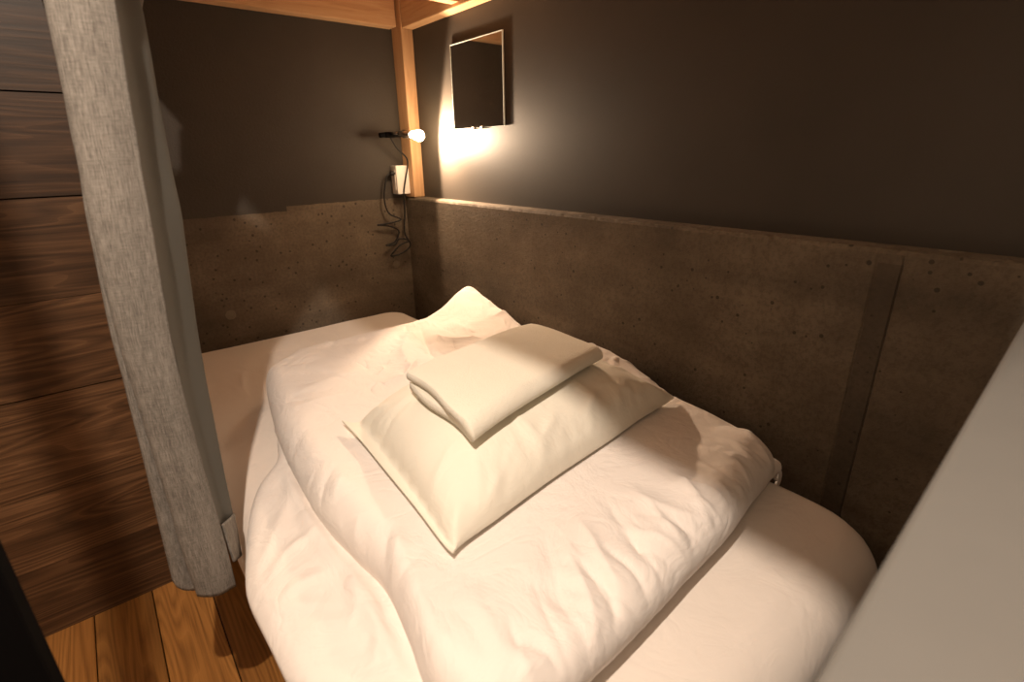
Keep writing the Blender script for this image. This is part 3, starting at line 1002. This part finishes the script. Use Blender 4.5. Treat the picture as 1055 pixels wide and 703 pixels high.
# ------------------------------------------------------------------ towel
def towel():
    # strip folded over twice, its rounded folds at the near side
    P00, P10, P11, P01 = [np.array(p) for p in ((0.370, 0.551), (0.744, 0.626), (0.764, 0.869), (0.385, 0.779))]
    t = 0.0105
    prof = []           # (v, h) outline of the fold in section: v 0 near side, 1 far side
    H = 0.038
    # closed outline: bottom far -> bottom near -> round -> top near -> top far -> slit back in -> out
    r = H / 2
    vr = 0.10
    for k in range(14):
        prof.append((1 - (1 - vr) * k / 14, 0.0))
    for k in range(15):
        a = -PI / 2 - PI * k / 14
        prof.append((vr + vr * math.cos(a), r + r * math.sin(a)))
    for k in range(1, 17):
        prof.append((vr + (1 - vr - 0.02) * k / 16, H))
    for k in range(1, 6):
        a = PI / 2 - (PI / 2) * k / 5
        prof.append((0.98 + 0.02 * math.cos(a), H - 0.011 + 0.011 * math.sin(a)))
    prof.append((0.995, r + 0.004))
    for k in range(12):                       # slit between the two layers
        prof.append((0.97 - (0.97 - 0.16) * k / 11, r + 0.0022))
    prof.append((0.145, r))
    for k in range(12):
        prof.append((0.16 + (0.97 - 0.16) * k / 11, r - 0.0022))
    prof.append((0.998, r - 0.005))
    NU = 60
    n = len(prof)
    rng = np.random.default_rng(5)
    us = np.r_[0, 0.004, 0.012, 0.025, np.linspace(0.045, 0.955, NU), 0.975, 0.988, 0.996, 1.0]
    verts = []
    for u in us:
        rim = min(1, min(u, 1 - u) / 0.025)
        k = 0.84 + 0.16 * math.sqrt(1 - (1 - rim) ** 2)
        for (v, h) in prof:
            p = (P00 * (1 - u) + P10 * u) * (1 - v) + (P01 * (1 - u) + P11 * u) * v
            lay = 0 if h < r else 1
            cen = r * 0.5 if lay == 0 else r * 1.5
            hh = cen + (h - cen) * k
            p = p + np.array((0.004 * math.sin(7 * v + 3 * lay) * (1 if u < 0.02 else 0), 0))
            X = np.array([[p[0]]]); Y = np.array([[p[1]]])
            zb = 0.005 + tow_base(X, Y)[0, 0]
            w = 0.0022 * fbm2(X, Y, 41, 5, 3)[0, 0] * (h / H)
            verts.append((p[0], p[1], zb + hh * (1 - 0.12 * u) + w))
    faces = []
    for i in range(len(us) - 1):
        for j in range(n):
            kx = (j + 1) % n
            faces.append((i * n + j, i * n + kx, (i + 1) * n + kx, (i + 1) * n + j))
    faces.append(tuple(range(n))[::-1])
    faces.append(tuple((len(us) - 1) * n + j for j in range(n)))
    o = link_mesh('towel', verts, faces, M_towel)
    bm = bmesh.new(); bm.from_mesh(o.data)
    bmesh.ops.triangulate(bm, faces=[f for f in bm.faces if len(f.verts) > 4])
    bmesh.ops.recalc_face_normals(bm, faces=bm.faces)
    bm.to_mesh(o.data); bm.free()
    return tag(o, 'folded cream bath towel on top of the pillow', 'towel')
def tow_base(X, Y):
    """smooth sheet over the crown of the pillow"""
    cx, cy = 0.575, 0.715
    u = np.clip((X - cx) / 0.30, -1, 1); v = np.clip((Y - cy) / 0.235, -1, 1)
    z = up_top_smooth(X, Y) + 0.014 + 0.088 * ((1 - np.abs(u) ** 4.5) * (1 - np.abs(v) ** 3.6)) ** 0.35
    z -= 0.006 * np.clip((X - 0.66) / 0.22, 0, 1)
    return z + 0.002
towel()

# ------------------------------------------------------------------ curtain drawn aside at the left
cur = thing('curtain', 'grey linen curtain with smooth lining bunched beside the bed', 'curtain', (0.03, 0.82, 1.41))
# plan sections from the rail to the hem; columns run across the bunched cloth
ROWS = [  # unseen back flap and widened top are added to block the corridor lamp
    ((0.135, 1.165, 1.405), (0.244, 1.140, 1.405), (0.151, 1.036, 1.404), (-0.008, 0.845, 1.448), (0.007, 0.830, 1.448), (-0.013, 0.785, 1.444), (0.058, 0.768, 1.445), (0.130, 0.775, 1.393), (0.129, 0.778, 1.393), (0.205, 0.825, 1.395), (0.227, 0.872, 1.398), (0.197, 0.884, 1.398)),
    ((0.133, 1.165, 1.405), (0.242, 1.140, 1.405), (0.149, 1.036, 1.402), (-0.010, 0.845, 1.445), (0.005, 0.830, 1.446), (-0.015, 0.785, 1.442), (0.056, 0.768, 1.443), (0.127, 0.775, 1.391), (0.127, 0.778, 1.391), (0.203, 0.825, 1.394), (0.225, 0.872, 1.396), (0.195, 0.884, 1.396)),
    ((0.131, 1.165, 1.404), (0.240, 1.140, 1.405), (0.147, 1.036, 1.400), (-0.012, 0.845, 1.443), (0.003, 0.830, 1.443), (-0.017, 0.785, 1.431), (0.054, 0.768, 1.440), (0.125, 0.775, 1.389), (0.124, 0.778, 1.390), (0.200, 0.825, 1.392), (0.223, 0.872, 1.394), (0.193, 0.884, 1.394)),
    ((0.128, 1.165, 1.402), (0.238, 1.140, 1.403), (0.145, 1.036, 1.398), (-0.014, 0.845, 1.438), (0.000, 0.830, 1.438), (-0.019, 0.785, 1.404), (0.052, 0.768, 1.414), (0.123, 0.775, 1.388), (0.122, 0.778, 1.388), (0.198, 0.825, 1.390), (0.221, 0.872, 1.392), (0.191, 0.884, 1.392)),
    ((0.126, 1.165, 1.400), (0.235, 1.140, 1.400), (0.142, 1.036, 1.396), (-0.017, 0.845, 1.408), (-0.002, 0.830, 1.408), (-0.021, 0.785, 1.376), (0.050, 0.768, 1.385), (0.120, 0.775, 1.386), (0.120, 0.778, 1.386), (0.196, 0.825, 1.388), (0.219, 0.872, 1.390), (0.189, 0.884, 1.390)),
    ((0.123, 1.165, 1.397), (0.233, 1.140, 1.398), (0.140, 1.036, 1.394), (-0.019, 0.845, 1.378), (-0.005, 0.830, 1.377), (-0.024, 0.785, 1.347), (0.046, 0.768, 1.356), (0.117, 0.775, 1.364), (0.117, 0.778, 1.374), (0.194, 0.825, 1.386), (0.217, 0.872, 1.388), (0.187, 0.884, 1.388)),
    ((0.120, 1.165, 1.395), (0.231, 1.140, 1.395), (0.138, 1.036, 1.391), (-0.022, 0.845, 1.346), (-0.007, 0.830, 1.344), (-0.026, 0.785, 1.317), (0.044, 0.768, 1.325), (0.115, 0.775, 1.333), (0.115, 0.778, 1.345), (0.192, 0.825, 1.369), (0.215, 0.872, 1.386), (0.185, 0.884, 1.386)),
    ((0.117, 1.165, 1.392), (0.228, 1.140, 1.393), (0.135, 1.036, 1.389), (-0.024, 0.845, 1.313), (-0.010, 0.830, 1.311), (-0.020, 0.785, 1.285), (0.043, 0.768, 1.292), (0.112, 0.775, 1.300), (0.112, 0.778, 1.315), (0.189, 0.825, 1.337), (0.213, 0.872, 1.360), (0.183, 0.884, 1.360)),
    ((0.115, 1.165, 1.389), (0.226, 1.140, 1.390), (0.133, 1.036, 1.387), (-0.010, 0.845, 1.279), (0.005, 0.830, 1.276), (-0.002, 0.785, 1.252), (0.047, 0.768, 1.259), (0.102, 0.775, 1.266), (0.106, 0.778, 1.283), (0.185, 0.825, 1.304), (0.211, 0.872, 1.324), (0.181, 0.884, 1.324)),
    ((0.112, 1.165, 1.387), (0.223, 1.140, 1.387), (0.130, 1.036, 1.371), (0.009, 0.845, 1.243), (0.024, 0.830, 1.239), (0.016, 0.785, 1.218), (0.051, 0.768, 1.224), (0.092, 0.775, 1.230), (0.097, 0.778, 1.250), (0.153, 0.825, 1.268), (0.189, 0.872, 1.287), (0.157, 0.884, 1.287)),
    ((0.108, 1.165, 1.366), (0.221, 1.140, 1.374), (0.128, 1.036, 1.332), (0.027, 0.845, 1.206), (0.041, 0.830, 1.201), (0.023, 0.785, 1.183), (0.053, 0.768, 1.188), (0.083, 0.775, 1.194), (0.087, 0.778, 1.216), (0.119, 0.825, 1.232), (0.152, 0.872, 1.248), (0.121, 0.884, 1.248)),
    ((0.100, 1.165, 1.321), (0.209, 1.140, 1.329), (0.117, 1.036, 1.291), (0.024, 0.845, 1.167), (0.038, 0.830, 1.161), (0.020, 0.785, 1.145), (0.050, 0.768, 1.150), (0.080, 0.775, 1.155), (0.081, 0.778, 1.181), (0.094, 0.825, 1.195), (0.119, 0.872, 1.208), (0.089, 0.884, 1.208)),
    ((0.088, 1.165, 1.276), (0.178, 1.140, 1.282), (0.106, 1.036, 1.250), (0.021, 0.845, 1.127), (0.035, 0.830, 1.120), (0.017, 0.785, 1.107), (0.046, 0.768, 1.111), (0.076, 0.775, 1.115), (0.078, 0.778, 1.145), (0.091, 0.825, 1.155), (0.116, 0.872, 1.166), (0.086, 0.884, 1.166)),
    ((0.078, 1.165, 1.228), (0.152, 1.140, 1.233), (0.099, 1.036, 1.206), (0.018, 0.845, 1.085), (0.031, 0.830, 1.077), (0.014, 0.785, 1.066), (0.043, 0.768, 1.070), (0.072, 0.775, 1.073), (0.074, 0.778, 1.106), (0.088, 0.825, 1.114), (0.114, 0.872, 1.122), (0.084, 0.884, 1.122)),
    ((0.075, 1.165, 1.179), (0.149, 1.140, 1.182), (0.096, 1.036, 1.162), (0.014, 0.845, 1.041), (0.028, 0.830, 1.032), (0.011, 0.785, 1.024), (0.040, 0.768, 1.027), (0.069, 0.775, 1.030), (0.071, 0.778, 1.067), (0.085, 0.825, 1.071), (0.111, 0.872, 1.076), (0.081, 0.884, 1.076)),
    ((0.071, 1.165, 1.127), (0.146, 1.140, 1.130), (0.093, 1.036, 1.116), (0.011, 0.845, 0.995), (0.024, 0.830, 0.984), (0.008, 0.785, 0.980), (0.037, 0.768, 0.982), (0.065, 0.775, 0.984), (0.067, 0.778, 1.025), (0.082, 0.825, 1.026), (0.109, 0.872, 1.028), (0.079, 0.884, 1.028)),
    ((0.067, 1.165, 1.074), (0.142, 1.140, 1.075), (0.090, 1.036, 1.067), (0.005, 0.845, 0.947), (0.021, 0.830, 0.935), (0.004, 0.785, 0.933), (0.033, 0.768, 0.935), (0.062, 0.775, 0.936), (0.064, 0.778, 0.982), (0.079, 0.825, 0.980), (0.107, 0.872, 0.978), (0.077, 0.884, 0.978)),
    ((0.064, 1.165, 1.019), (0.140, 1.140, 1.018), (0.087, 1.036, 1.017), (0.001, 0.845, 0.897), (0.018, 0.830, 0.883), (0.001, 0.785, 0.884), (0.030, 0.768, 0.885), (0.058, 0.775, 0.886), (0.061, 0.778, 0.937), (0.077, 0.825, 0.931), (0.106, 0.872, 0.926), (0.076, 0.884, 0.926)),
    ((0.061, 1.165, 0.961), (0.139, 1.140, 0.958), (0.086, 1.036, 0.964), (-0.003, 0.845, 0.844), (0.014, 0.830, 0.828), (-0.002, 0.785, 0.833), (0.026, 0.768, 0.833), (0.054, 0.775, 0.833), (0.057, 0.778, 0.890), (0.073, 0.825, 0.881), (0.101, 0.872, 0.871), (0.071, 0.884, 0.871)),
    ((0.058, 1.165, 0.902), (0.137, 1.140, 0.896), (0.083, 1.036, 0.910), (-0.007, 0.845, 0.788), (0.011, 0.830, 0.770), (-0.004, 0.785, 0.778), (0.023, 0.768, 0.778), (0.050, 0.775, 0.777), (0.054, 0.778, 0.840), (0.069, 0.825, 0.827), (0.096, 0.872, 0.814), (0.066, 0.884, 0.814)),
    ((0.053, 1.165, 0.839), (0.131, 1.140, 0.832), (0.078, 1.036, 0.853), (-0.009, 0.845, 0.729), (0.011, 0.830, 0.708), (-0.004, 0.785, 0.720), (0.022, 0.768, 0.719), (0.048, 0.775, 0.718), (0.050, 0.778, 0.788), (0.065, 0.825, 0.772), (0.091, 0.872, 0.755), (0.061, 0.884, 0.755)),
    ((0.048, 1.165, 0.774), (0.125, 1.140, 0.765), (0.074, 1.036, 0.794), (-0.012, 0.845, 0.667), (0.010, 0.830, 0.641), (-0.004, 0.785, 0.657), (0.021, 0.768, 0.656), (0.047, 0.775, 0.655), (0.048, 0.778, 0.733), (0.062, 0.825, 0.712), (0.087, 0.872, 0.691), (0.057, 0.884, 0.691)),
    ((0.043, 1.165, 0.706), (0.118, 1.140, 0.695), (0.069, 1.036, 0.732), (-0.015, 0.845, 0.601), (0.011, 0.830, 0.571), (-0.004, 0.785, 0.591), (0.021, 0.768, 0.589), (0.047, 0.775, 0.587), (0.046, 0.778, 0.675), (0.059, 0.825, 0.649), (0.084, 0.872, 0.624), (0.054, 0.884, 0.624)),
    ((0.041, 1.165, 0.634), (0.114, 1.140, 0.622), (0.065, 1.036, 0.667), (-0.019, 0.845, 0.532), (0.011, 0.830, 0.495), (-0.004, 0.785, 0.520), (0.022, 0.768, 0.517), (0.048, 0.775, 0.514), (0.045, 0.778, 0.613), (0.057, 0.825, 0.584), (0.081, 0.872, 0.554), (0.051, 0.884, 0.554)),
    ((0.039, 1.165, 0.559), (0.110, 1.140, 0.545), (0.063, 1.036, 0.598), (-0.023, 0.845, 0.458), (0.011, 0.830, 0.414), (-0.005, 0.785, 0.444), (0.022, 0.768, 0.441), (0.049, 0.775, 0.437), (0.046, 0.778, 0.546), (0.056, 0.825, 0.512), (0.078, 0.872, 0.479), (0.048, 0.884, 0.479)),
    ((0.038, 1.165, 0.479), (0.106, 1.140, 0.464), (0.061, 1.036, 0.526), (-0.027, 0.845, 0.379), (0.011, 0.830, 0.327), (-0.003, 0.785, 0.361), (0.022, 0.768, 0.357), (0.048, 0.775, 0.354), (0.047, 0.778, 0.475), (0.056, 0.825, 0.437), (0.076, 0.872, 0.399), (0.046, 0.884, 0.399)),
]
def cloth_strip(name, cols, rows, mat, parent, thick=0.0025, sub=8, vs=8, wav=0.0025, seed=1):
    G = np.array([[rows[i][c] for c in cols] for i in range(len(rows))], float)     # rows, cols, 3
    # smooth across then down
    A = np.array([catmull(list(G[i]), sub) for i in range(G.shape[0])])
    B = np.array([catmull(list(A[:, j]), vs) for j in range(A.shape[1])]).transpose(1, 0, 2)
    nr, nc = B.shape[:2]
    U = np.linspace(0, nc * 0.004, nc)[None, :].repeat(nr, 0)
    W = B[..., 2]
    dz = wav * fbm2(U * 3 + W * 0.3, W * 0.5, seed, 3, 3)
    B[..., 1] += dz
    verts = B.reshape(-1, 3)
    uv = np.stack([U.ravel(), W.ravel()], 1)
    faces = []
    for i in range(nr - 1):
        for j in range(nc - 1):
            a = i * nc + j
            faces.append((a, a + 1, a + nc + 1, a + nc))
    o = link_mesh(name, verts, faces, mat, parent, True, [tuple(q) for q in uv])
    s = o.modifiers.new('thickness', 'SOLIDIFY')
    s.thickness = thick
    s.offset = 0
    return o
cloth_strip('outer_cloth', range(0, 8), ROWS, M_linen, cur, 0.0022)
cloth_strip('lining', range(8, 12), ROWS, M_lining, cur, 0.0018, seed=3)
HEM = [
    ((0.051, 0.782, 0.469), (0.069, 0.828, 0.445), (0.078, 0.873, 0.420)),
    ((0.052, 0.782, 0.445), (0.069, 0.828, 0.418), (0.077, 0.873, 0.391)),
    ((0.053, 0.782, 0.420), (0.068, 0.828, 0.390), (0.075, 0.873, 0.361)),
    ((0.054, 0.782, 0.394), (0.068, 0.828, 0.363), (0.074, 0.873, 0.331)),
]
cloth_strip('hem', range(0, 3), HEM, M_linen, cur, 0.003, 6, 4, 0.001, 5)

# ------------------------------------------------------------------ black post at the near left
bm = bmesh.new()
add_box(bm, -0.142, -0.113, 0.482, 0.518, 0.0, 1.72, 0.004)
tag(from_bm('upright_post', bm, M_black), 'slim black upright post standing on the floorboards at the lower left edge', 'post')
